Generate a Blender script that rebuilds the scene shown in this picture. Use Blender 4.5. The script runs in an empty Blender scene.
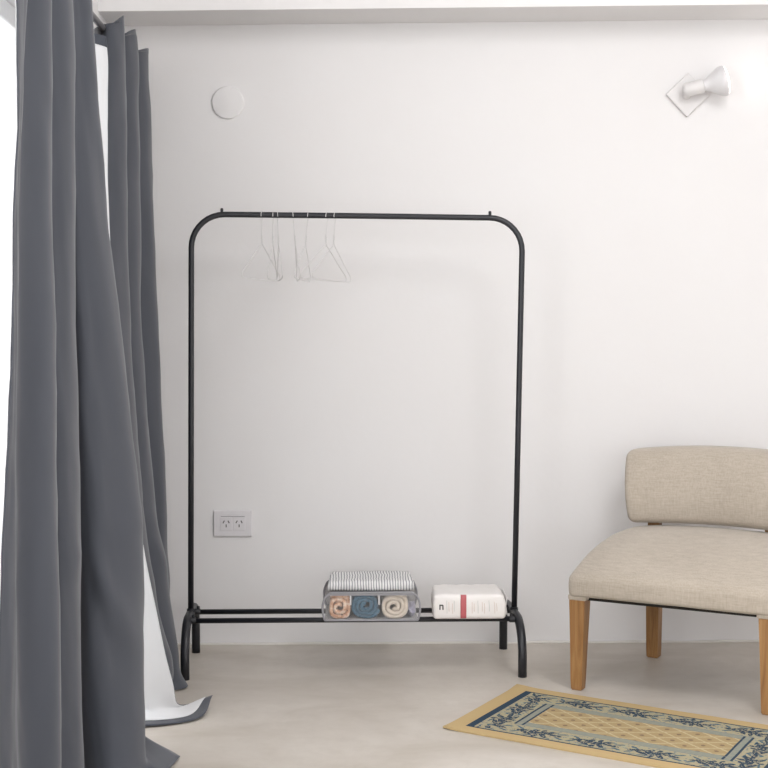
import bpy, bmesh, math, random
from mathutils import Vector, Matrix, noise
random.seed(7)
sc = bpy.context.scene
COL = sc.collection
PI = math.pi

# ------------------------------------------------------------------ helpers
def lin(h):
    r = [int(h[i:i+2], 16)/255 for i in (0, 2, 4)]
    return tuple((c/12.92 if c <= .04045 else ((c+.055)/1.055)**2.4) for c in r)

def link(o, parent=None):
    COL.objects.link(o)
    if parent is not None:
        o.parent = parent
    return o

def obj(name, bm, mats, parent=None, smooth=True, loc=None):
    me = bpy.data.meshes.new(name)
    bmesh.ops.recalc_face_normals(bm, faces=bm.faces[:])
    bm.to_mesh(me); bm.free()
    for m in (mats if isinstance(mats, (list, tuple)) else [mats]):
        me.materials.append(m)
    if smooth:
        me.polygons.foreach_set('use_smooth', [True]*len(me.polygons))
    o = bpy.data.objects.new(name, me)
    if loc is not None: o.location = loc
    return link(o, parent)

def tag(o, label, cat, group=None):
    o['label'] = label; o['category'] = cat
    if group: o['group'] = group
    return o

def thing(name, label, cat, loc=(0, 0, 0), rz=0, group=None):
    o = bpy.data.objects.new(name, None); COL.objects.link(o)
    o.location = loc; o.rotation_euler = (0, 0, rz); o.empty_display_size = .05
    return tag(o, label, cat, group)

def struct(o):
    o['kind'] = 'structure'; return o

def autosmooth(o, ang=35):
    me = o.data
    bm = bmesh.new(); bm.from_mesh(me)
    for e in bm.edges:
        if len(e.link_faces) == 2 and e.calc_face_angle(0) > math.radians(ang):
            e.smooth = False
    bm.to_mesh(me); bm.free()
    return o

def box(bm, x0, x1, y0, y1, z0, z1, bev=0, seg=2, mi=0):
    vs = [bm.verts.new((x, y, z)) for x in (x0, x1) for y in (y0, y1) for z in (z0, z1)]
    idx = [(0, 1, 3, 2), (4, 6, 7, 5), (0, 4, 5, 1), (2, 3, 7, 6), (0, 2, 6, 4), (1, 5, 7, 3)]
    fs = [bm.faces.new([vs[i] for i in f]) for f in idx]
    for f in fs: f.material_index = mi
    if bev:
        es = list({e for f in fs for e in f.edges})
        bmesh.ops.bevel(bm, geom=es, offset=bev, segments=seg, affect='EDGES', profile=.5)
    return fs

def tube(bm, pts, r, n=12, caps=True, closed=False, squash=None):
    """sweep a circle (or ellipse) along pts; r float or list"""
    pts = [Vector(p) for p in pts]
    N = len(pts)
    rings = []
    prev = None
    for i, p in enumerate(pts):
        if closed:
            t = (pts[(i+1) % N]-pts[i-1]).normalized()
        else:
            t = (pts[min(i+1, N-1)]-pts[max(i-1, 0)]).normalized()
        if prev is None:
            a = Vector((0, 0, 1)) if abs(t.z) < .9 else Vector((0, 1, 0))
            nrm = (a-t*a.dot(t)).normalized()
        else:
            nrm = (prev-t*prev.dot(t)).normalized()
        prev = nrm
        b = t.cross(nrm)
        rr = r[i] if isinstance(r, (list, tuple)) else r
        s1, s2 = (1, 1) if squash is None else squash
        rings.append([bm.verts.new(p+nrm*(math.cos(2*PI*k/n)*rr*s1)+b*(math.sin(2*PI*k/n)*rr*s2)) for k in range(n)])
    for i in range(N if closed else N-1):
        A, B = rings[i], rings[(i+1) % N]
        for k in range(n):
            bm.faces.new((A[k], A[(k+1) % n], B[(k+1) % n], B[k]))
    if caps and not closed:
        bm.faces.new(rings[0][::-1]); bm.faces.new(rings[-1])

def lathe(bm, prof, origin, axis, n=32):
    """prof: list of (r, h) along axis"""
    axis = Vector(axis).normalized(); o = Vector(origin)
    a = Vector((0, 0, 1)) if abs(axis.z) < .9 else Vector((1, 0, 0))
    u = axis.cross(a).normalized(); v = axis.cross(u)
    rings = []
    for r, h in prof:
        if r < 1e-6:
            rings.append([bm.verts.new(o+axis*h)])
        else:
            rings.append([bm.verts.new(o+axis*h+u*(r*math.cos(2*PI*k/n))+v*(r*math.sin(2*PI*k/n))) for k in range(n)])
    for A, B in zip(rings, rings[1:]):
        for k in range(n):
            k2 = (k+1) % n
            if len(A) == 1 and len(B) == 1: continue
            if len(A) == 1: bm.faces.new((A[0], B[k], B[k2]))
            elif len(B) == 1: bm.faces.new((A[k], A[k2], B[0]))
            else: bm.faces.new((A[k], A[k2], B[k2], B[k]))
    if len(rings[0]) > 1: bm.faces.new(rings[0][::-1])
    if len(rings[-1]) > 1: bm.faces.new(rings[-1])

def softbox(bm, hx, hy, hz, r, n=(12, 10, 8), fn=None):
    """rounded box centred on 0; fn(Vector)->Vector deforms each point"""
    vd = {}
    def V(c):
        k = tuple(round(q, 6) for q in c)
        if k in vd: return vd[k]
        h = (hx, hy, hz)
        p = Vector([c[i]*h[i] for i in range(3)])
        inner = Vector([max(-(h[i]-r), min(h[i]-r, p[i])) for i in range(3)])
        d = p-inner
        # keep corners round
        if d.length > 1e-9:
            m = max(abs(d.x), abs(d.y), abs(d.z))
            d = d.normalized()*m
        q = inner+d
        if fn: q = fn(q)
        vd[k] = bm.verts.new(q); return vd[k]
    def lin_(m, h):
        # denser sampling near the rounded rims
        k = max(3, m)
        e = (h-r)/h
        a = [-1+(1-e)*i/3 for i in range(3)]
        b = [-e+2*e*i/k for i in range(k+1)]
        c = [e+(1-e)*(i+1)/3 for i in range(3)]
        return a+b+c
    L = [lin_(n[0], hx), lin_(n[1], hy), lin_(n[2], hz)]
    for ax in range(3):
        o1, o2 = (ax+1) % 3, (ax+2) % 3
        for s in (-1, 1):
            for i in range(len(L[o1])-1):
                for j in range(len(L[o2])-1):
                    q = []
                    for a, b in ((i, j), (i+1, j), (i+1, j+1), (i, j+1)):
                        c = [0, 0, 0]; c[ax] = s; c[o1] = L[o1][a]; c[o2] = L[o2][b]
                        q.append(V(c))
                    if len(set(q)) == 4:
                        bm.faces.new(q if s > 0 else q[::-1])

def cr(p0, p1, p2, p3, t):
    return .5*((2*p1)+(-p0+p2)*t+(2*p0-5*p1+4*p2-p3)*t*t+(-p0+3*p1-3*p2+p3)*t**3)

def spline(pts, n):
    out = []
    P = [Vector(p) for p in pts]
    for i in range(len(P)-1):
        a = P[i-1] if i else P[0]*2-P[1]
        d = P[i+2] if i+2 < len(P) else P[-1]*2-P[-2]
        for k in range(n):
            out.append(cr(a, P[i], P[i+1], d, k/n))
    out.append(P[-1])
    return out

def interp(tab, x):
    if x <= tab[0][0]: return tab[0][1]
    for (a, va), (b, vb) in zip(tab, tab[1:]):
        if x <= b:
            t = (x-a)/(b-a); return va+(vb-va)*t
    return tab[-1][1]

# ------------------------------------------------------------------ node helper
class NT:
    def __init__(s, name):
        s.m = bpy.data.materials.new(name); s.m.use_nodes = True
        s.t = s.m.node_tree; s.N = s.t.nodes; s.b = s.N['Principled BSDF']
    def new(s, typ, **kw):
        n = s.N.new(typ)
        for k, v in kw.items(): setattr(n, k, v)
        return n
    def put(s, sock, v):
        if isinstance(v, bpy.types.NodeSocket): s.t.links.new(v, sock)
        else: sock.default_value = v
    def M(s, op, a, b=None, c=None, clamp=False):
        n = s.new('ShaderNodeMath', operation=op); n.use_clamp = clamp
        s.put(n.inputs[0], a)
        if b is not None: s.put(n.inputs[1], b)
        if c is not None: s.put(n.inputs[2], c)
        return n.outputs[0]
    def coord(s, which='Object'):
        return s.new('ShaderNodeTexCoord').outputs[which]
    def sep(s, v):
        n = s.new('ShaderNodeSeparateXYZ'); s.put(n.inputs[0], v); return n.outputs
    def mapping(s, v, scale=(1, 1, 1), rot=(0, 0, 0)):
        n = s.new('ShaderNodeMapping'); s.put(n.inputs['Vector'], v)
        n.inputs['Scale'].default_value = scale; n.inputs['Rotation'].default_value = rot
        return n.outputs[0]
    def noise(s, v, scale, detail=3, rough=.55, out='Fac', dist=0):
        n = s.new('ShaderNodeTexNoise'); s.put(n.inputs['Vector'], v)
        n.inputs['Scale'].default_value = scale; n.inputs['Detail'].default_value = detail
        n.inputs['Roughness'].default_value = rough; n.inputs['Distortion'].default_value = dist
        return n.outputs[out]
    def ramp(s, f, stops):
        n = s.new('ShaderNodeValToRGB'); s.put(n.inputs[0], f)
        e = n.color_ramp.elements
        while len(e) < len(stops): e.new(.5)
        for el, (p, c) in zip(e, stops):
            el.position = p; el.color = (*c, 1) if len(c) == 3 else c
        return n.outputs[0]
    def mix(s, f, a, b):
        n = s.new('ShaderNodeMix', data_type='RGBA'); s.put(n.inputs[0], f)
        for i, v in ((6, a), (7, b)):
            s.put(n.inputs[i], (*v, 1) if isinstance(v, tuple) and len(v) == 3 else v)
        return n.outputs[2]
    def bump(s, h, strength=.2, dist=.002):
        n = s.new('ShaderNodeBump'); s.put(n.inputs['Height'], h)
        n.inputs['Strength'].default_value = strength; n.inputs['Distance'].default_value = dist
        s.t.links.new(n.outputs[0], s.b.inputs['Normal'])
    def col(s, c): s.put(s.b.inputs['Base Color'], (*c, 1) if isinstance(c, tuple) and len(c) == 3 else c)
    def set(s, **kw):
        for k, v in kw.items(): s.b.inputs[k.replace('_', ' ')].default_value = v
        return s

def plain(name, hexc, rough=.5, metal=0, **kw):
    n = NT(name); c = lin(hexc)
    f = n.noise(n.coord(), 40, 2)
    n.col(n.mix(f, tuple(q*.96 for q in c), tuple(min(1, q*1.04) for q in c)))
    n.set(Roughness=rough, Metallic=metal, **kw)
    return n.m

def wall_mat():
    n = NT('painted_plaster'); c = n.coord()
    f = n.noise(c, 1.6, 4); g = n.noise(c, 9, 5)
    a = lin('e9e8e8'); b = lin('e5e2e1')
    n.col(n.mix(n.M('MULTIPLY_ADD', f, .7, n.M('MULTIPLY', g, .3)), a, b)); n.set(Roughness=.75)
    n.set(**{'Specular_IOR_Level': .25})
    h = n.M('ADD', n.M('MULTIPLY', n.noise(c, 7, 3), 1.0), n.M('MULTIPLY', n.noise(c, 60, 3), .12))
    n.bump(h, .25, .006)
    return n.m

def floor_mat():
    n = NT('polished_cement'); c = n.coord()
    f = n.noise(n.mapping(c, (1, 1.6, 1)), 2.2, 6, .6, dist=.6)
    g = n.noise(c, 14, 5, .65)
    col = n.ramp(f, [(.30, lin('b9b0a3')), (.48, lin('c8c0b6')), (.70, lin('d3ccc3'))])
    col = n.mix(n.M('MULTIPLY', n.M('SUBTRACT', g, .45, clamp=True), 1.2, clamp=True), col, lin('b6ada1'))
    n.col(col)
    n.put(n.b.inputs['Roughness'], n.M('MULTIPLY_ADD', f, .25, .28))
    n.set(**{'Specular_IOR_Level': .35})
    n.bump(n.M('ADD', n.M('MULTIPLY', f, .6), n.M('MULTIPLY', g, .3)), .12, .004)
    return n.m

def cloth_mat(name, hexc, var=.08, weave=900, rough=.85, sheen=.2, trans=0):
    n = NT(name); c = n.coord(); b = lin(hexc)
    f = n.noise(n.mapping(c, (1, 1, .25)), 30, 4)
    g = n.noise(n.mapping(c, (1, 1, 6)), weave*.25, 2)
    n.col(n.mix(n.M('MULTIPLY_ADD', f, .5, n.M('MULTIPLY', g, .5)), tuple(q*(1-var) for q in b), tuple(min(1, q*(1+var)) for q in b)))
    n.set(Roughness=rough); n.set(**{'Sheen_Weight': sheen, 'Specular_IOR_Level': .25})
    w = n.new('ShaderNodeTexWave'); w.inputs['Scale'].default_value = weave; n.put(w.inputs['Vector'], c)
    n.bump(n.M('ADD', n.M('MULTIPLY', g, .6), n.M('MULTIPLY', w.outputs[0], .3)), .12, .001)
    if trans:
        tr = n.new('ShaderNodeBsdfTranslucent'); tr.inputs['Color'].default_value = (*b, 1)
        mx = n.new('ShaderNodeMixShader'); mx.inputs[0].default_value = trans
        out = n.N['Material Output']
        n.t.links.new(n.b.outputs[0], mx.inputs[1]); n.t.links.new(tr.outputs[0], mx.inputs[2])
        n.t.links.new(mx.outputs[0], out.inputs['Surface'])
    return n.m

def linen_mat():
    n = NT('beige_linen'); c = n.coord()
    a = n.noise(n.mapping(c, (260, 260, 30)), 1, 3, .7)
    b = n.noise(n.mapping(c, (30, 30, 320)), 1, 3, .7)
    e = n.noise(c, 5, 3)
    f = n.M('ADD', n.M('MULTIPLY', a, .4), n.M('MULTIPLY_ADD', b, .4, n.M('MULTIPLY', e, .2)))
    n.col(n.ramp(f, [(.33, lin('a3988b')), (.50, lin('b4a99b')), (.67, lin('c2b8ab'))]))
    n.set(Roughness=.9); n.set(**{'Sheen_Weight': .25, 'Specular_IOR_Level': .2})
    n.bump(n.M('ADD', a, b), .25, .0012)
    return n.m

def wood_mat():
    n = NT('honey_wood'); c = n.coord()
    f = n.noise(n.mapping(c, (38, 38, 3.2)), 1, 5, .6, dist=1.2)
    g = n.noise(n.mapping(c, (160, 160, 6)), 1, 3)
    n.col(n.ramp(n.M('MULTIPLY_ADD', f, .75, n.M('MULTIPLY', g, .25)),
                 [(.30, lin('6d4828')), (.48, lin('976d40')), (.70, lin('b08858'))]))
    n.set(Roughness=.42); n.bump(g, .15, .0006)
    return n.m

# materials
M = {}
M['wall'] = wall_mat(); M['floor'] = floor_mat()
M['ceil'] = plain('ceiling_paint', 'e6e4e3', .8)
M['caulk'] = plain('white_filler', 'e4e0da', .7)
M['black'] = plain('black_powder_coat', '212227', .38)
M['plug'] = plain('black_plastic', '212226', .5)
M['steel'] = plain('brushed_metal', '8e8f93', .35, 1)
M['rod'] = plain('grey_rod_metal', '7d7c80', .4, .6)
M['wire'] = plain('white_coated_wire', 'dad8d7', .4)
M['whitepl'] = plain('white_plastic', 'dddad9', .4)
M['outlet'] = plain('outlet_plastic', 'dedbdd', .4)
M['slot'] = plain('socket_slot_dark', '5c5959', .7)
M['curtain'] = cloth_mat('grey_curtain_cloth', '484b53', .07, 1200, .7, .3)
M['lining'] = cloth_mat('white_blackout_lining', 'f3f3f4', .015, 900, .7, .1, .25)
M['linen'] = linen_mat(); M['wood'] = wood_mat()
M['liner'] = plain('dark_underside_cloth', '2a2723', .9)
M['frame'] = plain('white_window_paint', 'e8e8e8', .45)

# ------------------------------------------------------------------ room
YW = 4.591; XL = -.75; XR = 2.7; YB = -1.2; ZC = 2.55
bm = bmesh.new(); box(bm, XL-.2, XR+.2, YB, YW+.2, -.12, 0)
struct(obj('floor', bm, M['floor'], smooth=False))
bm = bmesh.new(); box(bm, XL-.2, XR+.2, YW, YW+.2, 0, ZC)
struct(obj('wall_back', bm, M['wall'], smooth=False))
bm = bmesh.new(); box(bm, XR, XR+.2, YB, YW, 0, ZC)
struct(obj('wall_right', bm, M['wall'], smooth=False))
bm = bmesh.new(); box(bm, XL-.2, XR+.2, YB, YW+.2, ZC, ZC+.1)
struct(obj('ceiling', bm, M['ceil'], smooth=False))
W0, W1, WZ0, WZ1 = 2.75, 4.15, .06, 1.80
bm = bmesh.new()
box(bm, XL-.2, XL, YB, .9, 0, ZC); box(bm, XL-.2, XL, .9, 2.3, 0, .7); box(bm, XL-.2, XL, .9, 2.3, 2.0, ZC); box(bm, XL-.2, XL, 2.3, W0, 0, ZC); box(bm, XL-.2, XL, W1, YW, 0, ZC)
box(bm, XL-.2, XL, W0, W1, 0, WZ0); box(bm, XL-.2, XL, W0, W1, WZ1, ZC)
struct(obj('wall_left', bm, M['wall'], smooth=False))
# beam along the back wall, its underside not quite level
bm = bmesh.new()
fs = box(bm, XL, XR, YW-.222, YW, 1.951, ZC)
for v in bm.verts:
    if v.co.z < 2.2: v.co.z = 1.951+.0150*(v.co.x+.69)
struct(obj('trim_1', bm, M['wall'], smooth=False))
# uneven filler line where the wall meets the floor
bm = bmesh.new()
prev = None
for i in range(161):
    x = XL+(XR-XL)*i/160
    h = .006+.004*noise.noise((x*7, 1, 2)); d = .005+.003*noise.noise((x*9, 5, 2))
    r = [bm.verts.new((x, YW, h)), bm.verts.new((x, YW-d, h*.7)), bm.verts.new((x, YW-d*1.3, 0)), bm.verts.new((x, YW, 0))]
    if prev:
        for k in range(4):
            bm.faces.new((prev[k], prev[(k+1) % 4], r[(k+1) % 4], r[k]))
    prev = r
struct(obj('baseboard_back', bm, M['caulk']))
# window in the left wall
win = bpy.data.objects.new('window_1', None); COL.objects.link(win); win.location = (XL-.1, (W0+W1)/2, WZ0); struct(win)
hw = (W1-W0)/2; hh = WZ1-WZ0
bm = bmesh.new()
for a in (-hw, hw-.05): box(bm, -.03, .03, a, a+.05, 0, hh, .004)
box(bm, -.03, .03, -hw, hw, 0, .05, .004); box(bm, -.03, .03, -hw, hw, hh-.05, hh, .004)
box(bm, -.025, .025, -.40, -.34, .05, hh-.05, .004)
obj('window_frame', bm, M['frame'], win, smooth=False)
g = NT('window_glass'); g.set(Roughness=.02, Alpha=.12); g.set(**{'Transmission_Weight': 0.0}); g.col((.9, .95, .95))
bm = bmesh.new(); box(bm, -.003, .003, -hw+.05, hw-.05, .05, hh-.05)
obj('window_pane', bm, g.m, win, smooth=False)

# ------------------------------------------------------------------ curtains
def curtain(name, rows, label, nseg=10, vseg=14, dents=(), hem_rows=(0, 0), seedz=0, lin_front=.0022):
    """rows: control rows top->floor of (x,y,z); front (room) side is to the right of the travel direction"""
    rows_s = [spline(r, nseg) for r in rows]
    n = len(rows_s[0]); R = len(rows_s)
    cols = [spline([rows_s[r][i] for r in range(R)], vseg) for i in range(n)]
    m = len(cols[0])
    P = [[cols[i][j].copy() for i in range(n)] for j in range(m)]
    def normal(j, i):
        a = P[j][min(i+1, n-1)]-P[j][max(i-1, 0)]
        b = P[min(j+1, m-1)][i]-P[max(j-1, 0)][i]
        q = b.cross(a)
        return q.normalized() if q.length > 1e-9 else Vector((1, 0, 0))
    D = [[0.0]*n for _ in range(m)]
    for j in range(m):
        for i in range(n):
            p = P[j][i]
            d = .007*noise.noise((i*.09+seedz, p.z*2.2, seedz))+.0035*noise.noise((i*.2, p.z*6+seedz, 3))+.002*noise.noise((i*.35, p.z*14+i*.2, seedz))
            for (ci, cz, amp, wi, wz, sl) in dents:
                u = (i-ci-(p.z-cz)*sl)/wi; w = (p.z-cz)/wz
                d += amp*math.exp(-u*u-w*w)
            D[j][i] = d*min(1, p.z/.08)
    Nn = [[normal(j, i) for i in range(n)] for j in range(m)]
    for j in range(m):
        for i in range(n):
            P[j][i] = P[j][i]+Nn[j][i]*D[j][i]
            P[j][i].z = max(P[j][i].z, .0045)
    Nn = [[normal(j, i) for i in range(n)] for j in range(m)]
    def sheet(off, j0, j1, i0=0, i1=None):
        i1 = n if i1 is None else i1
        b = bmesh.new(); g_ = [[b.verts.new(P[j][i]+Nn[j][i]*off) for i in range(i0, i1)] for j in range(j0, j1)]
        for j in range(len(g_)-1):
            for i in range(len(g_[0])-1):
                b.faces.new((g_[j][i], g_[j+1][i], g_[j+1][i+1], g_[j][i+1]))
        return b
    def keep(bm_, nm, mat, parent, th):
        me = bpy.data.meshes.new(nm); bm_.to_mesh(me); bm_.free(); me.materials.append(mat)
        me.polygons.foreach_set('use_smooth', [True]*len(me.polygons))
        o = bpy.data.objects.new(nm, me); link(o, parent)
        md = o.modifiers.new('thickness', 'SOLIDIFY'); md.thickness = th; md.offset = 0
        return o
    root = keep(sheet(0, 0, m), name, M['curtain'], None, .0016)
    tag(root, label, 'curtain', None)
    keep(sheet(-lin_front, hem_rows[0], m-hem_rows[1]), 'lining', M['lining'], root, .0012)
    return root

near = [
 [(-0.624, 2.74, 1.868), (-0.612, 2.79, 1.868), (-0.64, 2.865, 1.868), (-0.603, 2.945, 1.868), (-0.68, 3.12, 1.868), (-0.64, 3.1, 1.868), (-0.604, 3.19, 1.868), (-0.68, 3.36, 1.868), (-0.645, 3.3, 1.868), (-0.622, 3.32, 1.868), (-0.596, 3.38, 1.868), (-0.684, 3.48, 1.868), (-0.655, 3.57, 1.868)],
 [(-0.624, 2.74, 1.7), (-0.613, 2.79, 1.7), (-0.64, 2.865, 1.7), (-0.601, 2.945, 1.7), (-0.68, 3.12, 1.7), (-0.638, 3.1, 1.7), (-0.602, 3.19, 1.7), (-0.68, 3.37, 1.7), (-0.643, 3.3, 1.7), (-0.618, 3.32, 1.7), (-0.594, 3.385, 1.7), (-0.684, 3.48, 1.7), (-0.655, 3.57, 1.7)],
 [(-0.626, 2.73, 1.2), (-0.63, 2.765, 1.2), (-0.646, 2.84, 1.2), (-0.596, 2.93, 1.2), (-0.675, 3.12, 1.2), (-0.632, 3.09, 1.2), (-0.601, 3.18, 1.2), (-0.675, 3.38, 1.2), (-0.635, 3.3, 1.2), (-0.6, 3.3, 1.2), (-0.558, 3.4, 1.2), (-0.66, 3.49, 1.2), (-0.64, 3.57, 1.2)],
 [(-0.655, 2.72, 0.6), (-0.64, 2.765, 0.6), (-0.648, 2.84, 0.6), (-0.592, 2.92, 0.6), (-0.664, 3.11, 0.6), (-0.625, 3.08, 0.6), (-0.592, 3.17, 0.6), (-0.665, 3.38, 0.6), (-0.61, 3.27, 0.6), (-0.555, 3.27, 0.6), (-0.494, 3.39, 0.6), (-0.6, 3.49, 0.6), (-0.6, 3.57, 0.6)],
 [(-0.672, 2.71, 0.2), (-0.65, 2.765, 0.2), (-0.648, 2.84, 0.2), (-0.59, 2.91, 0.2), (-0.66, 3.1, 0.2), (-0.622, 3.07, 0.2), (-0.588, 3.16, 0.2), (-0.66, 3.37, 0.2), (-0.6, 3.25, 0.2), (-0.54, 3.25, 0.2), (-0.484, 3.36, 0.2), (-0.57, 3.48, 0.2), (-0.585, 3.56, 0.2)],
 [(-0.674, 2.7, 0.05), (-0.65, 2.76, 0.05), (-0.646, 2.83, 0.05), (-0.588, 2.9, 0.05), (-0.655, 3.09, 0.05), (-0.618, 3.06, 0.05), (-0.585, 3.15, 0.05), (-0.655, 3.36, 0.05), (-0.595, 3.24, 0.05), (-0.532, 3.21, 0.05), (-0.476, 3.31, 0.05), (-0.54, 3.45, 0.05), (-0.53, 3.51, 0.05)],
 [(-0.674, 2.68, 0.006), (-0.65, 2.74, 0.006), (-0.644, 2.81, 0.006), (-0.584, 2.88, 0.006), (-0.65, 3.07, 0.006), (-0.612, 3.04, 0.006), (-0.58, 3.13, 0.006), (-0.65, 3.34, 0.006), (-0.59, 3.22, 0.006), (-0.525, 3.16, 0.006), (-0.470, 3.27, 0.006), (-0.428, 3.28, 0.006), (-0.405, 3.39, 0.008)],
]
curtain('curtain', near, 'long charcoal grey curtain nearest the camera, hanging to the floor along the left edge',
        dents=[(89, .42, .014, 2.6, .10, -55), (91, .30, -.008, 3, .10, -45), (56, .52, .008, 4, .035, 0), (94, 1.10, .006, 3, .35, -6), (97, .58, .006, 3, .03, 0)], hem_rows=(4, 5), seedz=2.0)
far = [
 [(-.616, 3.71, 1.752), (-.655, 3.73, 1.768), (-.668, 3.94, 1.825), (-.642, 3.885, 1.812), (-.606, 3.955, 1.853), (-.685, 4.1, 1.81), (-.642, 4.04, 1.812), (-.604, 4.13, 1.85), (-.685, 4.32, 1.81), (-.64, 4.28, 1.812), (-.608, 4.42, 1.85), (-.69, 4.55, 1.815)],
 [(-0.613, 3.72, 1.66), (-0.655, 3.735, 1.68), (-0.67, 3.93, 1.76), (-0.645, 3.88, 1.76), (-0.604, 3.95, 1.76), (-0.685, 4.1, 1.76), (-0.645, 4.06, 1.76), (-0.602, 4.16, 1.76), (-0.685, 4.34, 1.76), (-0.648, 4.31, 1.76), (-0.608, 4.42, 1.76), (-0.69, 4.56, 1.76)],
 [(-0.612, 3.72, 1.2), (-0.66, 3.735, 1.2), (-0.69, 3.86, 1.2), (-0.648, 3.83, 1.2), (-0.602, 3.95, 1.2), (-0.68, 4.1, 1.2), (-0.64, 4.06, 1.2), (-0.597, 4.16, 1.2), (-0.68, 4.33, 1.2), (-0.63, 4.29, 1.2), (-0.588, 4.38, 1.2), (-0.69, 4.5, 1.2)],
 [(-0.555, 3.72, 0.6), (-0.62, 3.735, 0.6), (-0.665, 3.85, 0.6), (-0.62, 3.82, 0.6), (-0.572, 3.95, 0.6), (-0.66, 4.1, 0.6), (-0.61, 4.06, 0.6), (-0.57, 4.16, 0.6), (-0.655, 4.33, 0.6), (-0.61, 4.27, 0.6), (-0.561, 4.36, 0.6), (-0.66, 4.48, 0.6)],
 [(-0.495, 3.72, 0.25), (-0.58, 3.735, 0.25), (-0.64, 3.84, 0.25), (-0.58, 3.82, 0.25), (-0.529, 3.95, 0.25), (-0.63, 4.1, 0.25), (-0.57, 4.06, 0.25), (-0.53, 4.16, 0.25), (-0.64, 4.32, 0.25), (-0.6, 4.26, 0.25), (-0.55, 4.35, 0.25), (-0.64, 4.46, 0.25)],
 [(-0.462, 3.725, 0.1), (-0.55, 3.735, 0.1), (-0.62, 3.83, 0.1), (-0.55, 3.82, 0.1), (-0.492, 3.94, 0.1), (-0.6, 4.08, 0.1), (-0.55, 4.05, 0.1), (-0.502, 4.15, 0.1), (-0.61, 4.3, 0.1), (-0.58, 4.25, 0.1), (-0.54, 4.34, 0.1), (-0.63, 4.44, 0.1)],
 [(-0.448, 3.76, 0.032), (-0.52, 3.735, 0.03), (-0.6, 3.79, 0.03), (-0.55, 3.8, 0.03), (-0.5, 3.92, 0.03), (-0.59, 4.06, 0.03), (-0.54, 4.03, 0.03), (-0.49, 4.115, 0.035), (-0.59, 4.28, 0.03), (-0.57, 4.24, 0.03), (-0.535, 4.32, 0.03), (-0.62, 4.43, 0.03)],
 [(-0.374, 3.875, 0.026), (-0.398, 3.72, 0.006), (-0.545, 3.655, 0.006), (-0.56, 3.76, 0.006), (-0.56, 3.88, 0.006), (-0.58, 4.03, 0.006), (-0.52, 4, 0.006), (-0.462, 4.06, 0.006), (-0.58, 4.25, 0.006), (-0.56, 4.22, 0.006), (-0.53, 4.31, 0.006), (-0.62, 4.42, 0.006)],
]
curtain('curtain', far, 'shorter looking grey curtain beside the back wall, its white lining turned out at the floor',
        dents=[(66, .34, .012, 5, .07, 8), (70, .95, -.006, 4, .2, 5), (95, .27, .010, 5, .05, -20), (64, 1.62, -.010, 5, .08, 20)], hem_rows=(8, 3), seedz=9.0)

rodt = thing('curtain_rod', 'thin grey metal curtain rod running to the back wall above the curtains', 'curtain rod', (-.655, 4.58, 1.808))
bm = bmesh.new(); tube(bm, [(0, .011-2.2, 0), (0, .011, 0)], .0085, 16)
obj('rod', bm, M['rod'], rodt)
bm = bmesh.new(); lathe(bm, [(.012, .0), (.012, .004), (.011, .006), (.011, .02)], (0, .011, 0), (0, -1, 0), 24)
autosmooth(obj('wall_socket', bm, M['rod'], rodt))
bm = bmesh.new(); box(bm, -.105, 0, -2.06, -2.045, -.024, -.0085, .002); box(bm, -.105, -.1, -2.075, -2.03, -.05, .03, .002)
obj('bracket', bm, M['rod'], rodt, smooth=False)

# ------------------------------------------------------------------ clothes rack
RK = Vector((0.01, 4.31, 0))
rack = thing('clothes_rack', 'tall black metal clothes rack with rounded top corners standing against the white wall', 'clothes rack', RK)
def rl(x, y, z): return Vector((x, y, z))-RK
rt_ = .0086
zA, zB = 1.352, 1.337
pts = []
xl0, xl1, xr0, xr1 = -.480, -.4715, .489, .508
Rr = .098
zl, zr = 1.3465, 1.338
pts.append((xl0, 4.31, .165)); pts.append((xl0*.5+xl1*.5, 4.31, .7))
pts.append((xl1, 4.31, zl-Rr))
for k in range(1, 9):
    a = PI/2*k/9
    pts.append((xl1+Rr*(1-math.cos(a)), 4.31, zl-Rr+Rr*math.sin(a)))
pts.append((xl1+Rr, 4.31, zl)); pts.append((0, 4.31, (zl+zr)/2+.001)); pts.append((xr1-Rr, 4.31, zr))
for k in range(1, 9):
    a = PI/2*k/9
    pts.append((xr1-Rr+Rr*math.sin(a), 4.31, zr-Rr+Rr*math.cos(a)))
pts.append((xr1, 4.31, zr-Rr)); pts.append((xr0*.5+xr1*.5, 4.31, .7)); pts.append((xr0, 4.31, .165))
bm = bmesh.new(); tube(bm, [rl(*p) for p in pts], rt_, 20)
frame = obj('hanging_frame', bm, M['black'], rack)
for (x, z) in ((-.381, zl), (.412, zr+.0012)):
    bm = bmesh.new(); lathe(bm, [(.0045, 0), (.0045, .016), (.003, .0185), (0, .0185)], rl(x, 4.31, z), (0, 0, 1), 12)
    autosmooth(obj('stop_pin', bm, M['plug'], rack))
# foot arches: one bent tube at each end
def arch(xf, yf, xb, yb, name):
    zt = .158
    P = [(xf, yf, .0)]
    rr = .105
    n = 10
    ya, yb2 = yf, yb
    for k in range(n+1):
        a = PI/2*k/n
        P.append((xf, ya+rr*(1-math.cos(a)), zt-rr*.98+rr*.98*math.sin(a)))
    for k in range(n, -1, -1):
        a = PI/2*k/n
        P.append((xb, yb2-.075*(1-math.cos(a)), zt-.075+.075*math.sin(a)))
    P.append((xb, yb, 0))
    Q = []
    for i, p in enumerate(P):
        t = max(0, min(1, (p[1]-yf)/(yb-yf)))
        Q.append(rl(xf+(xb-xf)*t, p[1], p[2]))
    b = bmesh.new(); tube(b, Q, .0128, 20, squash=(.95, 1.0))
    return obj(name, b, M['black'], rack)
arch(-.4795, 4.146, -.484, 4.484, 'foot_arch')
arch(.4965, 4.157, .478, 4.512, 'foot_arch')
YRF, YRB = 4.222, 4.35
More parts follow.
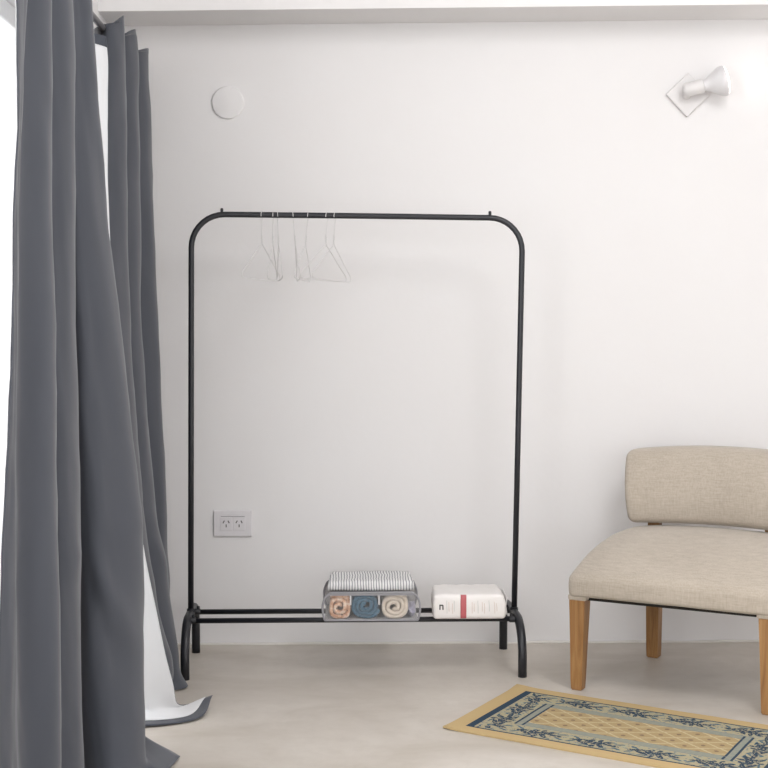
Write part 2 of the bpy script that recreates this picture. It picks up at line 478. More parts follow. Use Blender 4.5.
for y in (YRF, YRB):
    bm = bmesh.new(); tube(bm, [rl(-.474, y, .155), rl(.482, y, .157)], .0078, 16)
    obj('shelf_rail', bm, M['black'], rack)
for s in (-1, 1):
    x = -.480 if s < 0 else .489
    bm = bmesh.new(); lathe(bm, [(.0118, 0), (.0118, .012), (.0095, .014)], rl(x, 4.31, .160), (0, 0, 1), 20)
    autosmooth(obj('joint_collar', bm, M['plug'], rack))
    for y in (YRF, YRB):
        bm = bmesh.new(); lathe(bm, [(.0098, -.004), (.0098, .010), (.0082, .013)], rl(x+(.012 if s < 0 else -.012), y, .156), (-s, 0, 0), 20)
        lathe(bm, [(.005, 0), (.005, .008), (.003, .010), (0, .010)], rl(x+(.018 if s < 0 else -.018), y, .163), (0, 0, 1), 14)
        autosmooth(obj('rail_joint', bm, M['plug'], rack))

# ------------------------------------------------------------------ wire hangers
def hanger_mesh():
    R = .0106; r = .0011
    pts = []
    for k in range(0, 15):
        a = math.radians(205-k*(255/14))
        pts.append((R*math.cos(a), 0, R*math.sin(a)))
    pts += [(.004, 0, -.024), (0, 0, -.045), (0, 0, -.082)]
    for p in ((-.012, -.090), (-.05, -.107), (-.14, -.150), (-.185, -.170), (-.196, -.178), (-.194, -.187), (-.18, -.190), (0, -.192),
              (.18, -.190), (.194, -.187), (.196, -.178), (.185, -.170), (.14, -.150), (.05, -.107), (.012, -.090), (0.002, -.080)):
        pts.append((p[0], 0, p[1]))
    b = bmesh.new(); tube(b, pts, r, 6)
    # twisted neck
    tw = [(.0022*math.cos(k*1.1), .0022*math.sin(k*1.1), -.058-.0012*k) for k in range(22)]
    tube(b, tw, r, 6)
    return b
hang = [(-.2627, 13, 'leftmost white wire hanger on the rack, turned so its left shoulder shows'),
        (-.2300, 1, 'white wire hanger second from the left on the rack, seen edge-on'),
        (-.2170, -5, 'white wire hanger third from the left, hooked almost against the second'),
        (-.1713, -3.5, 'white wire hanger fourth from the left, the middle one of the seven'),
        (-.1270, 5, 'white wire hanger fifth from the left, leaning towards the middle hanger'),
        (-.0708, 19, 'white wire hanger sixth from the left, swung wide beside the last one'),
        (-.0472, 16, 'rightmost white wire hanger on the rack, its triangle opening to the right')]
first = None
for x, a, lab in hang:
    if first is None:
        first = obj('wire_hanger', hanger_mesh(), M['wire']); o = first
    else:
        o = first.copy(); link(o)
    # local +x points to the far side, near shoulder swings left
    t = (x+.3735)/(.41+.3735)
    zc = zl+(zr-zl)*t+.0
    o.location = (x, 4.31, zc); o.rotation_euler = (0, 0, math.radians(90-a))
    lean = {0: .5, 1: .8, 2: -2.0, 3: -5.0, 4: 5.0, 5: 2.5, 6: 2.5}[hang.index((x, a, lab))]
    o.rotation_euler = (Matrix.Rotation(math.radians(lean), 3, 'Y') @ Matrix.Rotation(math.radians(90-a), 3, 'Z')).to_euler()
    tag(o, lab, 'hanger', 'white wire hangers on the rack')

# ------------------------------------------------------------------ storage bag with rolled cloths
BX0, BX1, BY0, BY1, BZ0, BZ1 = -.083, .199, 4.165, 4.385, .1655, .247
M['bagcloth'] = cloth_mat('grey_bag_cloth', 'b4b1b1', .08, 700, .8, .1)
M['trim'] = plain('grey_piping', '97969a', .5)
M['divider'] = plain('white_tape', 'd6d3d2', .6)
cp = NT('clear_bag_plastic'); cp.col((.9, .9, .92)); cp.set(Roughness=.12, Alpha=.05)
tp = NT('frosted_bag_plastic'); tp.col((.8, .8, .82)); tp.set(Roughness=.3, Alpha=.3)
bag = thing('storage_bag', 'see-through storage bag with grey edges holding rolled cloths on the rack shelf', 'storage bag', ((BX0+BX1)/2, (BY0+BY1)/2, BZ0))
bo = Vector(bag.location)
bw = (BX1-BX0)/2; bd = (BY1-BY0)/2; bh = BZ1-BZ0
bm = bmesh.new(); box(bm, -bw+.006, bw-.006, -bd, bd, 0, .0022, .0008)
obj('base_panel', bm, M['bagcloth'], bag, smooth=False)
def bagsection(n=20, inset=0):
    # outline in x,z of the bag end view: flat base, bulging ends, flat top
    P = []
    P.append((-bw+.006+inset, .001+inset)); P.append((bw-.006-inset, .001+inset))
    for k in range(1, 9):
        a = k/9
        P.append((bw-.006-inset+.008*math.sin(PI*a*.9)-.004*a**3*3, .001+inset+(bh-inset*2-.002)*a))
    P.append((bw-.024, bh-inset)); P.append((-bw+.024, bh-inset))
    for k in range(8, 0, -1):
        a = k/9
        P.append((-bw+.006+inset-.008*math.sin(PI*a*.9)+.004*a**3*3, .001+inset+(bh-inset*2-.002)*a))
    return P
sec = bagsection()
# top panel (grey cloth), lightly sagging
bm = bmesh.new()
gx, gy = 14, 10
gr = [[bm.verts.new((-bw+.022+(2*bw-.044)*i/gx, -bd+2*bd*j/gy, bh-.001-.003*math.sin(PI*j/gy))) for i in range(gx+1)] for j in range(gy+1)]
for j in range(gy):
    for i in range(gx): bm.faces.new((gr[j][i], gr[j][i+1], gr[j+1][i+1], gr[j+1][i]))
o = obj('top_panel', bm, tp.m, bag); o.modifiers.new('thickness', 'SOLIDIFY').thickness = .002
# clear ends and front window
for nm, sl in (('end_panel', slice(1, 11)), ('end_panel', slice(11, 20))):
    P = sec[sl]
    if nm == 'end_panel' and sl.start == 11: P = sec[11:20]+[sec[0]]
    bm = bmesh.new()
    A = [bm.verts.new((x, -bd, z)) for x, z in P]; B = [bm.verts.new((x, bd, z)) for x, z in P]
    for k in range(len(P)-1): bm.faces.new((A[k], A[k+1], B[k+1], B[k]))
    o = obj(nm, bm, cp.m, bag); o.modifiers.new('thickness', 'SOLIDIFY').thickness = .0008
bm = bmesh.new(); bm.faces.new([bm.verts.new((x, -bd, z)) for x, z in sec])
o = obj('front_window', bm, cp.m, bag, smooth=False); o.modifiers.new('thickness', 'SOLIDIFY').thickness = .0008
bm = bmesh.new(); bm.faces.new([bm.verts.new((x, bd, z)) for x, z in sec])
o = obj('back_panel', bm, M['bagcloth'], bag, smooth=False); o.modifiers.new('thickness', 'SOLIDIFY').thickness = .0015
def dense(P):
    out = []
    for a, b in zip(P, P[1:]+P[:1]):
        for k in range(4): out.append((a[0]+(b[0]-a[0])*k/4, a[1]+(b[1]-a[1])*k/4))
    return out
for y in (-bd, bd):
    bm = bmesh.new(); tube(bm, [(x, y, z) for x, z in dense(sec)], .0032, 8, closed=True)
    obj('piping', bm, M['trim'], bag)
bm = bmesh.new(); box(bm, -bw+.02, bw-.02, -bd-.0015, -bd+.001, bh-.0085, bh-.002, .0008)
obj('zip_band', bm, M['trim'], bag, smooth=False)
for x in (-.060, .022):
    bm = bmesh.new(); box(bm, x-.0022, x+.0022, -bd-.001, -bd+.001, .046, bh-.006, .0006)
    obj('divider', bm, M['divider'], bag, smooth=False)
bm = bmesh.new()
tube(bm, [Vector((bw-.022, -bd+.06, bh+.001))+Vector((.010*math.cos(a)*.8, 0, .012+.012*math.sin(a))) for a in [2*PI*k/18 for k in range(18)]], .0022, 8, closed=True)
obj('zip_pull', bm, M['trim'], bag)

def roll_cloth(name, cx, hw_, hh_, mat, label, turns=3.2, ex=2.6, ph=0, ylen=.17, thick=.0108, y0=BY0+.008, zbase=BZ0+.0034):
    b = bmesh.new()
    n = int(turns*30); ny = 8
    G = []
    for i in range(n+1):
        t = i/n
        th = ph+2*PI*turns*t
        rho = .14+.86*t**.8 if t < 1 else 1
        c, s = math.cos(th), math.sin(th)
        k = (abs(c)**ex+abs(s)**ex)**(-1/ex)
        k = 1+(k-1)*t
        wob = 1+.06*noise.noise((th*.7, ph, cx*10))
        row = []
        for j in range(ny+1):
            y = ylen*j/ny+.006*noise.noise((th*.8, ph*3, j*.1))*(1 if j in (0, ny) else 0)
            w2 = wob+.02*noise.noise((th, y*30, ph))
            row.append(b.verts.new((c*k*rho*(hw_-thick*.5)*w2, y+.004*rho*rho, s*k*rho*(hh_-thick*.5)*w2)))
        G.append(row)
    for i in range(n):
        for j in range(ny): b.faces.new((G[i][j], G[i+1][j], G[i+1][j+1], G[i][j+1]))
    zmin = min(v.co.z for v in b.verts)
    for v in b.verts: v.co.z += -zmin+thick*.5
    o = obj(name, b, mat, loc=(cx, y0, zbase))
    md = o.modifiers.new('thickness', 'SOLIDIFY'); md.thickness = thick; md.offset = 0
    return tag(o, label, 'rolled cloth', 'rolled cloths inside the storage bag')
def print_mat():
    n = NT('peach_printed_cotton'); c = n.coord()
    v = n.new('ShaderNodeTexVoronoi'); v.inputs['Scale'].default_value = 75; n.put(v.inputs['Vector'], c)
    f = n.noise(c, 60, 3)
    col = n.ramp(f, [(.38, lin('c08f70')), (.5, lin('d8b195')), (.6, lin('e6d0bd'))])
    col = n.mix(n.M('LESS_THAN', v.outputs['Distance'], .22), col, lin('6b5046'))
    n.col(col); n.set(Roughness=.9)
    return n.m
roll_cloth('rolled_cloth', -.0355, .0360, .0395, print_mat(), 'peach cotton roll with a small brown print, leftmost inside the bag', 2.3, 5, .4)
roll_cloth('rolled_cloth', .0405, .0450, .0395, cloth_mat('petrol_blue_cotton', '41667b', .2, 500), 'petrol blue rolled cloth in the middle of the bag', 2.7, 2.6, 1.5)
roll_cloth('rolled_cloth', .1245, .0435, .0395, cloth_mat('cream_cotton', 'd8cbbb', .08, 500), 'cream rolled cloth right of the blue one in the bag', 2.6, 3, 4.3)
# small crumpled lilac-grey cloth at the right end
b = bmesh.new()
bmesh.ops.create_icosphere(b, subdivisions=4, radius=1)
for v in b.verts:
    p = v.co.copy(); k = 1+.35*noise.noise(p*1.7)+.18*abs(noise.noise(p*4))
    v.co = Vector((p.x*.014*k, p.y*.05*k, p.z*.017*k))
zmin = min(v.co.z for v in b.verts)
for v in b.verts: v.co.z -= zmin
tag(obj('crumpled_cloth', b, cloth_mat('lilac_grey_cotton', 'a3a0b0', .25, 300), loc=(.176, BY0+.065, BZ0+.0032)),
    'small crumpled lilac-grey cloth at the right end inside the bag', 'cloth')

# folded striped cloth on the bag
def stripe_mat():
    n = NT('striped_cotton'); c = n.coord(); x, y, z = n.sep(c)
    w = n.noise(c, 14, 2)
    xx = n.M('ADD', x, n.M('MULTIPLY_ADD', w, .012, -.006))
    f = n.M('FRACT', n.M('MULTIPLY', xx, 1/.0080))
    s = n.M('LESS_THAN', f, .33)
    n.col(n.mix(s, lin('e6e5e4'), lin('8c8c92'))); n.set(Roughness=.9)
    return n.m
b = bmesh.new()
FW, FD = .126, .078
prof = []
layers = 2; lh = .024
z = .0035
for L in range(layers):
    sgn = -1 if L % 2 == 0 else 1
    for k in range(9): prof.append((sgn*(-FD+2*FD*k/8)*(1-.012*L), z))
    if L < layers-1:
        for k in range(1, 9):
            a = -PI/2+PI*k/9
            prof.append((sgn*(FD*(1-.012*L)+.010*math.cos(a)), z+lh/2+lh/2*math.sin(a)))
    z += lh
nx = 48
G = []
for i in range(nx+1):
    u = -1+2*i/nx
    row = []
    for k, (y, zz) in enumerate(prof):
        sk = zz*.10*(-u)-.07*(y+FD)*u*.5
        x = u*FW+sk+.002*noise.noise((k*.1, zz*60, 1))
        dz = .0016*noise.noise((u*5, y*20, zz*40))
        row.append(b.verts.new((x, y-.003*math.cos(u*4+zz*50), max(.002, zz+dz*min(1, zz*100)+.002*zz/.03*(1-u*u)))))
    G.append(row)
for i in range(nx):
    for k in range(len(prof)-1): b.faces.new((G[i][k], G[i+1][k], G[i+1][k+1], G[i][k+1]))
o = obj('folded_cloth', b, stripe_mat(), loc=(.0565, 4.27, BZ1-.001))
md = o.modifiers.new('thickness', 'SOLIDIFY'); md.thickness = .0035; md.offset = 0
tag(o, 'folded grey and white striped cloth lying on top of the see-through storage bag', 'folded cloth')

# ------------------------------------------------------------------ wrapped package
PX, PY, PZ = .3440, 4.268, .1650
pack = thing('wrapped_package', 'white plastic-wrapped package with a red band on the right of the rack shelf', 'package', (PX, PY, PZ))
PHX, PHY, PHZ = .1055, .093, .0362
def packdef(q):
    u, v, w = q.x/PHX, q.y/PHY, q.z/PHZ
    q = q.copy()
    q.y += -.004*(1-u*u)*(1-w*w) if v < 0 else .004*(1-u*u)*(1-w*w)
    q.z += (.003*(1-u*u)*(1-v*v) if w > 0 else 0)
    q.x *= 1-.055*(v+1)/2*(1.2 if u < 0 else .6)
    q.x -= .006*max(0, w)*max(0, u)
    if w > 0: q.z -= .004*max(0, v)**2
    q.x += .003*u*(1-w*w)
    nz = .0022*noise.noise((q.x*22, q.y*22, q.z*25))+.0012*noise.noise((q.x*60, q.y*40, q.z*60))
    q += Vector((u, v, max(0, w)))*nz
    q.z += PHZ
    return q
def pack_mat():
    n = NT('white_wrap_film'); c = n.coord()
    n.col(n.mix(n.noise(c, 20, 2), lin('e9e4df'), lin('f2eeec'))); n.set(Roughness=.35)
    n.bump(n.noise(c, 45, 4), .25, .002)
    return n.m
bm = bmesh.new(); softbox(bm, PHX, PHY, PHZ, .010, (30, 20, 12), packdef)
obj('body', bm, pack_mat(), pack)
M['redband'] = plain('red_print', 'c06468', .45); M['darkprint'] = plain('dark_print', '4a4742', .5)
M['faintprint'] = plain('faint_warm_print', 'dccfc5', .5); M['greenprint'] = plain('faint_grey_print', 'd2d3ce', .5)
def front_pt(x, z, out=.0007):
    """point on the front of the package at local x, height z"""
    if z > 2*PHZ-.010:
        a = (z-(2*PHZ-.010))/.010
        y = -PHY+.010*(1-math.sqrt(max(0, 1-min(a, 1)**2)))
    elif z < .010:
        a = (.010-z)/.010; y = -PHY+.010*(1-math.sqrt(max(0, 1-min(a, 1)**2)))
    else: y = -PHY
    q = packdef(Vector((x, y, z-PHZ)))
    return Vector((q.x, q.y-out, q.z))
def decal(cells, name, mat):
    b = bmesh.new()
    for (x0, x1, z0, z1) in cells:
        nx_ = max(1, int((x1-x0)/.004)); nz_ = max(1, int((z1-z0)/.003))
        g_ = [[b.verts.new(front_pt(x0+(x1-x0)*i/nx_, z0+(z1-z0)*j/nz_)) for i in range(nx_+1)] for j in range(nz_+1)]
        for j in range(nz_):
            for i in range(nx_): b.faces.new((g_[j][i], g_[j][i+1], g_[j+1][i+1], g_[j+1][i]))
    o = obj(name, b, mat, pack); o.modifiers.new('thickness', 'SOLIDIFY').thickness = .0004
    return o
decal([(-.0262, -.0096, .003, .0715)], 'red_band', M['redband'])
# the small dark letter mark
zc = .037; xc = -.080
decal([(xc-.0060, xc-.0026, zc-.0076, zc+.0074), (xc+.0026, xc+.0060, zc-.0076, zc+.0058), (xc-.0026, xc+.0046, zc+.0036, zc+.0074)], 'letter_mark', M['darkprint'])
for k, x in enumerate((-.066, -.060, -.050, -.045, .006, .012, .023, .035, .041, .055, .070, .076)):
    zt = .056-.004*(k % 3); zb = .018+.006*(k % 2)
    decal([(x, x+.0018, zb, zt)], 'print_line', M['faintprint'] if k % 3 else M['greenprint'])
# folded flap at the right end
bm = bmesh.new(); softbox(bm, .0016, .070, .026, .0014, (3, 10, 6), lambda q: Vector((q.x+.004*abs(q.z/.028), q.y, q.z)))
o = obj('end_fold', bm, M['whitepl'], pack, loc=(PHX+.0022, .0, PHZ-.002))

# ------------------------------------------------------------------ chair
CY = math.radians(-30)
chair = thing('slipper_chair', 'low beige linen slipper chair with honey-coloured wooden legs beside the rug', 'chair', (.978, 4.092, 0), CY)
SH = .261
def prof_top(y): return interp([(-.275, .318), (-.25, .340), (-.20, .364), (-.13, .390), (-.05, .409), (.03, .420), (.12, .423), (.2, .419), (.27, .408)], y)
HX, HY, HZ = .290, .262, .07
def seatdef(q):
    u, v, w = q.x/HX, q.y/HY, q.z/HZ
    taper = 1-.10*(v+1)/2
    bul = 1+.012*(1-w*w)
    x = q.x*taper*bul+.007; y = q.y*(1+.012*(1-w*w)*(1-u*u))
    y -= .020*(1-u*u)*(1 if v < 0 else 0)*(-v)
    top = prof_top(q.y)-.018*abs(u)**3
    t = (w+1)/2
    z = SH-.0+(top-SH)*t
    z += .006*(1-u*u)*max(0, 1-2*t)*(-v if v < 0 else 0)
    z += .0025*noise.noise((x*9, y*9, z*9))
    return Vector((x, y, z))
bm = bmesh.new(); softbox(bm, HX, HY, HZ, .024, (26, 26, 8), seatdef)
seat = obj('seat', bm, M['linen'], chair)
bm = bmesh.new(); box(bm, -.245, .245, -.235, .22, SH-.008, SH+.006, .003)
obj('underside_cover', bm, M['liner'], chair, smooth=False)
def leg(xt, yt, xb, yb, wt, wb, z1, name='leg'):
    b = bmesh.new(); n = 10
    fr = []
    for k in range(n+1):
        t = k/n; z = z1*(1-t); w = wt+(wb-wt)*t**.8
        x = xt+(xb-xt)*t; y = yt+(yb-yt)*t
        fr.append([b.verts.new((x+sx*w/2, y+sy*w/2, z)) for sx, sy in ((-1, -1), (1, -1), (1, 1), (-1, 1))])
    for A, B in zip(fr, fr[1:]):
        for k in range(4): b.faces.new((A[k], A[(k+1) % 4], B[(k+1) % 4], B[k]))
    b.faces.new(fr[0]); b.faces.new(fr[-1][::-1])
    ve = [e for e in b.edges if abs((e.verts[0].co-e.verts[1].co).z) > .005 or (e.verts[0].co.z < .001 and e.verts[1].co.z < .001)]
    bmesh.ops.bevel(b, geom=ve, offset=.003, segments=2, affect='EDGES')
    return autosmooth(obj(name, b, M['wood'], chair), 25)
leg(-.2555, -.232, -.2575, -.237, .048, .032, SH+.01)
leg(.2735, -.232, .2755, -.237, .048, .032, SH+.01)
for s in (-1, 1):
    leg(s*.190, .228, s*.1935, .238, .043, .036, SH+.01)
    b = bmesh.new()
    xx = -.190 if s < 0 else .166
    fs_ = box(b, xx-.0185, xx+.0185, .205, .235, SH+.02, .50, .003)
    for v in b.verts: v.co.y += .06*max(0, v.co.z-.3)
    obj('back_post', b, M['wood'], chair, smooth=False)
# corner tabs of fabric folded over the front legs
for s in (-1, 1):
    b = bmesh.new(); softbox(b, .027, .027, .008, .004, (6, 6, 3), lambda q: Vector((q.x, q.y, q.z)))
    obj('corner_tab', b, M['linen'], chair, loc=(s*.2545+(.018 if s > 0 else 0), -.232, SH+.002))
# backrest
BH = .108; BT = .048
def backdef(q):
    u, v, w = q.x/.285, q.y/BT, q.z/BH
    x = q.x*(.885+.098*(w+1)/2)+.004
    z = q.z+.529+(.016*(1-u*u) if w > 0 else .004*(1-u*u))*abs(w)
    y = q.y*(1+.10*(1-u*u)*(1-w*w))-.045*u*u-(.030*(1-w*w)-.012*w)*(1 if v < 0 else .2)
    y += .245+.16*(z-.43)
    q2 = Vector((x, y, z))
    q2 += Vector((0, 1, 0))*.003*noise.noise((x*7, z*7, 1))
    return q2
bm = bmesh.new(); softbox(bm, .285, BT, BH, .022, (26, 8, 16), backdef)
obj('backrest', bm, M['linen'], chair)

# ------------------------------------------------------------------ rug
def rug_mat():
    n = NT('woven_rug'); uv = n.coord('UV')
    W, Lg = .474, .867
    wob = n.noise(uv, 160, 2, .5, 'Color')
    vm = n.new('ShaderNodeVectorMath', operation='MULTIPLY_ADD')
    n.put(vm.inputs[0], wob); vm.inputs[1].default_value = (.006, .006, 0); n.put(vm.inputs[2], uv)
    vv = n.new('ShaderNodeVectorMath', operation='SUBTRACT'); n.put(vv.inputs[0], vm.outputs[0]); vv.inputs[1].default_value = (.003, .003, 0)
    u0, v0, _ = n.sep(uv); u1, v1, _ = n.sep(vv.outputs[0])
    M_ = n.M
    # distance from centre lines -> symmetrical rug
    def sym(u, v):
        return (M_('SUBTRACT', Lg/2, M_('ABSOLUTE', M_('SUBTRACT', u, Lg/2))), M_('SUBTRACT', W/2, M_('ABSOLUTE', M_('SUBTRACT', v, W/2))))
    a0, b0 = sym(u0, v0)          # distances to the nearest short end / long side
    a1, b1 = sym(u1, v1)
    def gt(x, t): return M_('GREATER_THAN', x, t)
    def band(x, lo, hi): return M_('MULTIPLY', gt(x, lo), M_('LESS_THAN', x, hi))
    AND = lambda p, q: M_('MULTIPLY', p, q)
    OR = lambda p, q: M_('MAXIMUM', p, q)
    NOT = lambda p: M_('SUBTRACT', 1.0, p)
    inner = AND(gt(a0, .046), gt(b0, .043))
    core = AND(gt(a0, .067), gt(b0, .0500))
    navyline = AND(inner, NOT(core))
    field = AND(gt(a0, .172), gt(b0, .158))
    box2 = AND(gt(a0, .147), gt(b0, .128))
    cream = lin('cdbd98'); navy = lin('1c3a52'); blue = lin('50687c'); green = lin('8f9585'); sand = lin('c4aa7c'); tan = lin('b79d78')
    # floral sprays: leaves laid out round a repeating stem
    def leaves(s, t, per, spec):
        q = M_('SUBTRACT', M_('MULTIPLY', M_('FRACT', M_('MULTIPLY', s, 1/per)), per), per/2)
        res = None
        for (cx, cy, ang, la, lb) in spec:
            c_, s_ = math.cos(ang), math.sin(ang)
            X = M_('SUBTRACT', q, cx); Y = M_('SUBTRACT', t, cy)
            A = M_('MULTIPLY_ADD', X, c_/la, M_('MULTIPLY', Y, s_/la))
            B = M_('MULTIPLY_ADD', X, -s_/lb, M_('MULTIPLY', Y, c_/lb))
            e = M_('LESS_THAN', M_('MULTIPLY_ADD', A, A, M_('MULTIPLY', B, B)), 1.0)
            res = e if res is None else OR(res, e)
        return res
    dark_spec = [(-.045, .006, .35, .024, .0068), (-.030, -.010, -.5, .022, .0068), (-.016, .012, 1.0, .018, .007), (0, 0, 0.1, .022, .011),
                 (.018, -.014, -.9, .019, .007), (.022, .012, .6, .022, .0075), (.042, .002, -.15, .024, .0068), (.008, .022, 1.5, .012, .006), (.0, -.024, 1.3, .012, .006)]
    mid_spec = [(-.060, -.014, .8, .014, .004), (-.055, .020, -.6, .014, .004), (.060, .018, .5, .015, .004), (.062, -.016, -.4, .015, .004), (.036, .024, 0, .014, .003), (-.02, -.026, .2, .016, .003), (.03, -.027, -.2, .014, .003)]
    longband = AND(band(b0, .0500, .128), core)
    endband = AND(band(a0, .067, .147), core)
    tl = M_('SUBTRACT', b1, .086); te = M_('SUBTRACT', a1, .106)
    isend = AND(endband, M_('LESS_THAN', M_('SUBTRACT', a0, .02), b0))
    islong = AND(longband, NOT(isend))
    dk = OR(AND(islong, leaves(u1, tl, .155, dark_spec)), AND(isend, leaves(M_('ADD', v1, .03), te, .118, dark_spec)))
    md = OR(AND(islong, leaves(u1, tl, .155, mid_spec)), AND(isend, leaves(M_('ADD', v1, .03), te, .118, mid_spec)))
    col = n.mix(inner, sand, navy)
    bg = n.mix(n.noise(uv, 55, 3), lin('a09b84'), lin('b9ab87'))
    col = n.mix(core, col, bg)
    flk = n.noise(n.mapping(uv, (95, 130, 1)), 1, 3, .6)
    flk2 = n.noise(n.mapping(uv, (60, 75, 1), (0, 0, .6)), 1, 3, .6)
    col = n.mix(AND(core, gt(flk2, .57)), col, lin('a5a58f'))
    col = n.mix(AND(core, gt(flk, .60)), col, lin('5b7080'))
    vein = gt(n.noise(n.mapping(uv, (150, 150, 1), (0, 0, .4)), 1, 2), .58)
    col = n.mix(md, col, lin('486372')); col = n.mix(AND(dk, NOT(vein)), col, navy)
    # grey-green inner border with two dark bars at each end
    ib = AND(box2, NOT(field))
    col = n.mix(ib, col, n.mix(n.noise(uv, 90, 2), lin('7c8685'), lin('a3a28e')))
    bars = AND(OR(band(a0, .144, .1505), band(a0, .166, .1725)), gt(b0, .130))
    col = n.mix(bars, col, navy)
    sides = AND(OR(band(b0, .128, .131), band(b0, .1555, .158)), gt(a0, .15))
    col = n.mix(sides, col, lin('7f8684'))
    # field: pale lattice with small brown flowers
    p = M_('MULTIPLY', M_('SUBTRACT', u1, .028), 1/.08); r_ = M_('MULTIPLY', M_('SUBTRACT', v1, .018), 1/.0553)
    def dots(pp, rr):
        X = M_('SUBTRACT', M_('FRACT', pp), .5); Y = M_('SUBTRACT', M_('FRACT', rr), .5)
        return M_('LESS_THAN', M_('MULTIPLY_ADD', M_('MULTIPLY', X, X), .0064, M_('MULTIPLY', M_('MULTIPLY', Y, Y), .00306)), (.0062**2))
    d = OR(dots(p, r_), dots(M_('ADD', p, .5), M_('ADD', r_, .5)))
    l1 = M_('ABSOLUTE', M_('SUBTRACT', M_('FRACT', M_('ADD', p, r_)), .5)); l2 = M_('ABSOLUTE', M_('SUBTRACT', M_('FRACT', M_('SUBTRACT', p, r_)), .5))
    lat = M_('LESS_THAN', M_('MINIMUM', l1, l2), .06)
    fc = n.mix(lat, lin('ae9870'), lin('c4b490')); fc = n.mix(d, fc, lin('86705c'))
    col = n.mix(field, col, fc)
    w = n.noise(n.mapping(uv, (500, 900, 1)), 1, 2)
    col = n.mix(M_('MULTIPLY', w, .16), col, lin('968d7a'))
    n.col(col); n.set(Roughness=.95); n.set(**{'Specular_IOR_Level': .1, 'Sheen_Weight': .0})
    n.bump(w, .4, .0015)
    return n.m
Lc = Vector((.232, 3.632, 0)); av = Vector((.8245, -.5658, 0)); bv = Vector((.497, .8677, 0))
bm = bmesh.new(); uvl = bm.loops.layers.uv.new('UVMap')
nu, nv = 70, 38; LG, WD = .867, .4736
def rz(u, v):
    e = min(u, LG-u, v, WD-v)
    z = .0045+.0008*noise.noise((u*7, v*7, 4))
    cu = math.exp(-((u)**2+(v-WD)**2)/.0018)+math.exp(-((u)**2+v**2)/.0012)*.6
    return z+.004*cu
top = [[None]*(nv+1) for _ in range(nu+1)]; bot = [[None]*(nv+1) for _ in range(nu+1)]
for i in range(nu+1):
    for j in range(nv+1):
        u = LG*i/nu; v = WD*j/nv
        w_ = .0012*noise.noise((u*9, v*9, 8))
        p = Lc+av*(u+w_)+bv*(v+w_); z = rz(u, v)
        top[i][j] = bm.verts.new((p.x, p.y, z)); bot[i][j] = bm.verts.new((p.x, p.y, max(.0002, z-.0042)))
def uvf(f, ids):
    for l, (i, j) in zip(f.loops, ids): l[uvl].uv = (LG*i/nu, WD*j/nv)
for i in range(nu):
    for j in range(nv):
        ids = [(i, j), (i+1, j), (i+1, j+1), (i, j+1)]
        uvf(bm.faces.new([top[a][b] for a, b in ids]), ids); uvf(bm.faces.new([bot[a][b] for a, b in ids[::-1]]), ids[::-1])
rim = [(i, 0) for i in range(nu)]+[(nu, j) for j in range(nv)]+[(i, nv) for i in range(nu, 0, -1)]+[(0, j) for j in range(nv, 0, -1)]
for a, b in zip(rim, rim[1:]+rim[:1]):
    uvf(bm.faces.new([top[a[0]][a[1]], bot[a[0]][a[1]], bot[b[0]][b[1]], top[b[0]][b[1]]]), [a, a, b, b])
rug = autosmooth(obj('rug', bm, rug_mat()), 50)
tag(rug, 'small sand and navy flat-woven rug with a leafy border on the cement floor', 'rug')

# ------------------------------------------------------------------ wall disc, outlet, spotlight
bm = bmesh.new(); lathe(bm, [(.051, 0), (.051, .005), (.049, .0075), (.046, .0085), (0, .0095)], (0, 0, 0), (0, -1, 0), 48)
o = autosmooth(obj('cover_plate', bm, M['wall'], loc=(-.385, YW, 1.714)), 40)
tag(o, 'round white blank cover plate high on the back wall beside the curtain', 'cover plate')

out = thing('wall_outlet', 'white double wall outlet low on the back wall, behind the left of the rack', 'outlet', (-.376, YW, .389))
bm = bmesh.new(); box(bm, -.0605, .0605, -.009, 0, -.041, .041, .0025, 3)
obj('face_plate', bm, M['outlet'], out, smooth=False)
bm = bmesh.new()
box(bm, -.038, .038, -.0105, -.008, .022, .0235); 
obj('module_seam', bm, plain('seam_grey', '8f8b8e', .6), out, smooth=False)
for s in (-1, 1):
    bm = bmesh.new(); box(bm, s*.0205-.019, s*.0205+.019, -.0115, -.008, -.022, .021, .001)
    mod = obj('socket', bm, M['outlet'], out, smooth=False)
    for dx, dz, a in ((-.0078, .006, .5), (.0078, .006, -.5), (0, -.0065, 0)):
        b = bmesh.new(); box(b, -.0016, .0016, -.0008, .0008, -.0046, .0046)
        bmesh.ops.rotate(b, verts=b.verts[:], cent=(0, 0, 0), matrix=Matrix.Rotation(a, 3, 'Y'))
        obj('slot', b, M['slot'], mod, smooth=False, loc=(s*.0205+dx, -.0117, dz))

LX, LZ = 1.060, 1.742
lamp = thing('wall_spotlight', 'white wall spotlight with a reflector bulb on a square plate, upper right wall', 'wall light', (LX, YW, LZ))
bm = bmesh.new(); box(bm, -.049, .049, -.016, 0, -.049, .049, .003, 3)
bmesh.ops.rotate(bm, verts=bm.verts[:], cent=(0, 0, 0), matrix=Matrix.Rotation(math.radians(46), 3, 'Y'))
obj('base_plate', bm, M['whitepl'], lamp, smooth=False)
ax = Vector((.95, -.10, .225)).normalized()
s0 = Vector((-.022, -.062, .006))
bm = bmesh.new(); tube(bm, [(-.004, -.012, -.002), (-.004, -.04, 0), (-.002, -.062, .008)], .007, 12)
lathe(bm, [(.013, 0), (.013, .008), (.008, .014)], (-.004, -.016, -.002), (0, -1, 0), 20)
autosmooth(obj('swivel_arm', bm, M['whitepl'], lamp))
bm = bmesh.new(); lathe(bm, [(.012, -.004), (.019, 0), (.0215, .004), (.0215, .040), (.0225, .043), (.0225, .058), (.019, .060)], s0, ax, 32)
autosmooth(obj('lamp_socket', bm, M['whitepl'], lamp))
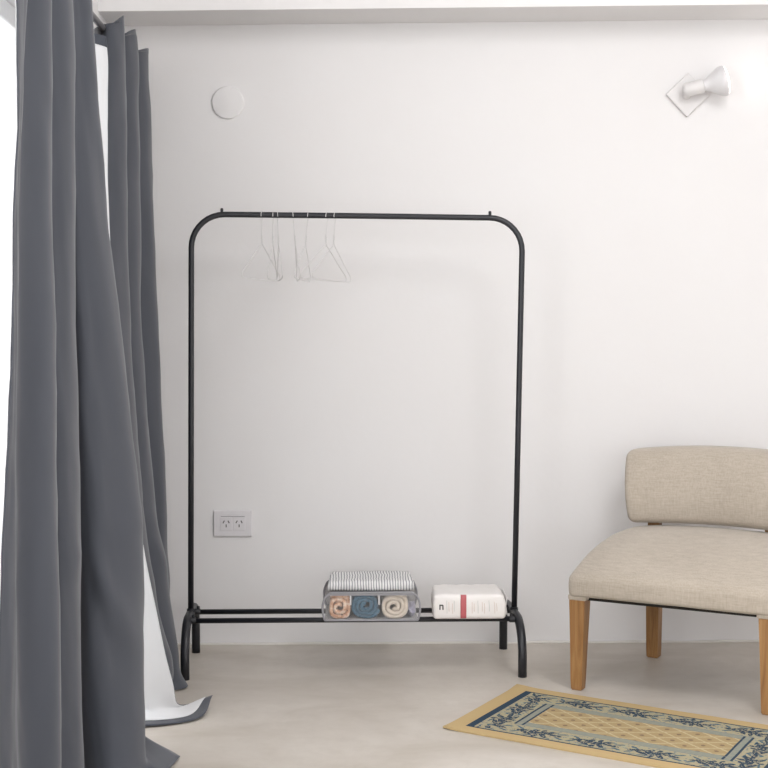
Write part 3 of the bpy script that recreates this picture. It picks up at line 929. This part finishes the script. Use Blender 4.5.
bulbm = plain('bulb_reflector_white', 'dcdadb', .35)
bm = bmesh.new(); lathe(bm, [(.016, .054), (.018, .066), (.024, .080), (.034, .094), (.042, .106), (.0465, .116), (.0475, .122), (.0465, .128)], s0, ax, 40)
bulb = autosmooth(obj('reflector_bulb', bm, bulbm, lamp), 50)
em = NT('lit_bulb_face'); em.col((1, .97, .94)); em.b.inputs['Emission Color'].default_value = (1, .96, .92, 1); em.b.inputs['Emission Strength'].default_value = 1.2
bm = bmesh.new(); lathe(bm, [(.0462, .128), (.040, .133), (.026, .137), (.01, .139), (0, .139)], s0, ax, 40)
obj('bulb_face', bm, em.m, bulb)

# ------------------------------------------------------------------ lights
def light(name, typ, loc, energy, target=None, **kw):
    d = bpy.data.lights.new(name, typ); d.energy = energy
    for k, v in kw.items(): setattr(d, k, v)
    o = bpy.data.objects.new(name, d); COL.objects.link(o); o.location = loc
    if target is not None:
        o.rotation_euler = (Vector(target)-Vector(loc)).to_track_quat('-Z', 'Y').to_euler()
    return o
light('room_lamp', 'POINT', (1.05, 2.45, 2.40), 44, shadow_soft_size=.34, color=(.985, .99, 1))
light('window_daylight', 'AREA', (XL-.05, 1.6, 1.35), 22, (XL+1, 1.75, 1.30), shape='RECTANGLE', size=1.3, size_y=1.2, color=(.97, .985, 1))
light('bulb_beam', 'SPOT', tuple(Vector((LX, YW, LZ))+s0+ax*.145), .2, tuple(Vector((LX, YW, LZ))+s0+ax*1.0), spot_size=math.radians(150), spot_blend=.9, shadow_soft_size=.04, color=(1, .97, .95))

w = bpy.data.worlds.new('World'); sc.world = w; w.use_nodes = True
bg = w.node_tree.nodes['Background']; bg.inputs[0].default_value = (.97, .98, 1, 1); bg.inputs[1].default_value = 1.75

# ------------------------------------------------------------------ camera
cam = bpy.data.cameras.new('camera'); co = bpy.data.objects.new('camera', cam); COL.objects.link(co)
F = 1450.0
cam.sensor_width = 36; cam.lens = F/768*36
co.location = (0, 0, 1.05)
pitch = math.atan(69/F); yaw = math.radians(1.3)
d = Vector((math.sin(yaw)*math.cos(pitch), math.cos(yaw)*math.cos(pitch), -math.sin(pitch)))
co.rotation_euler = d.to_track_quat('-Z', 'Y').to_euler()
cam.clip_start = .05
sc.camera = co
vs = sc.view_settings
vs.view_transform = 'Standard'; vs.look = 'None'; vs.exposure = .36; vs.gamma = 1
vs.use_curve_mapping = False
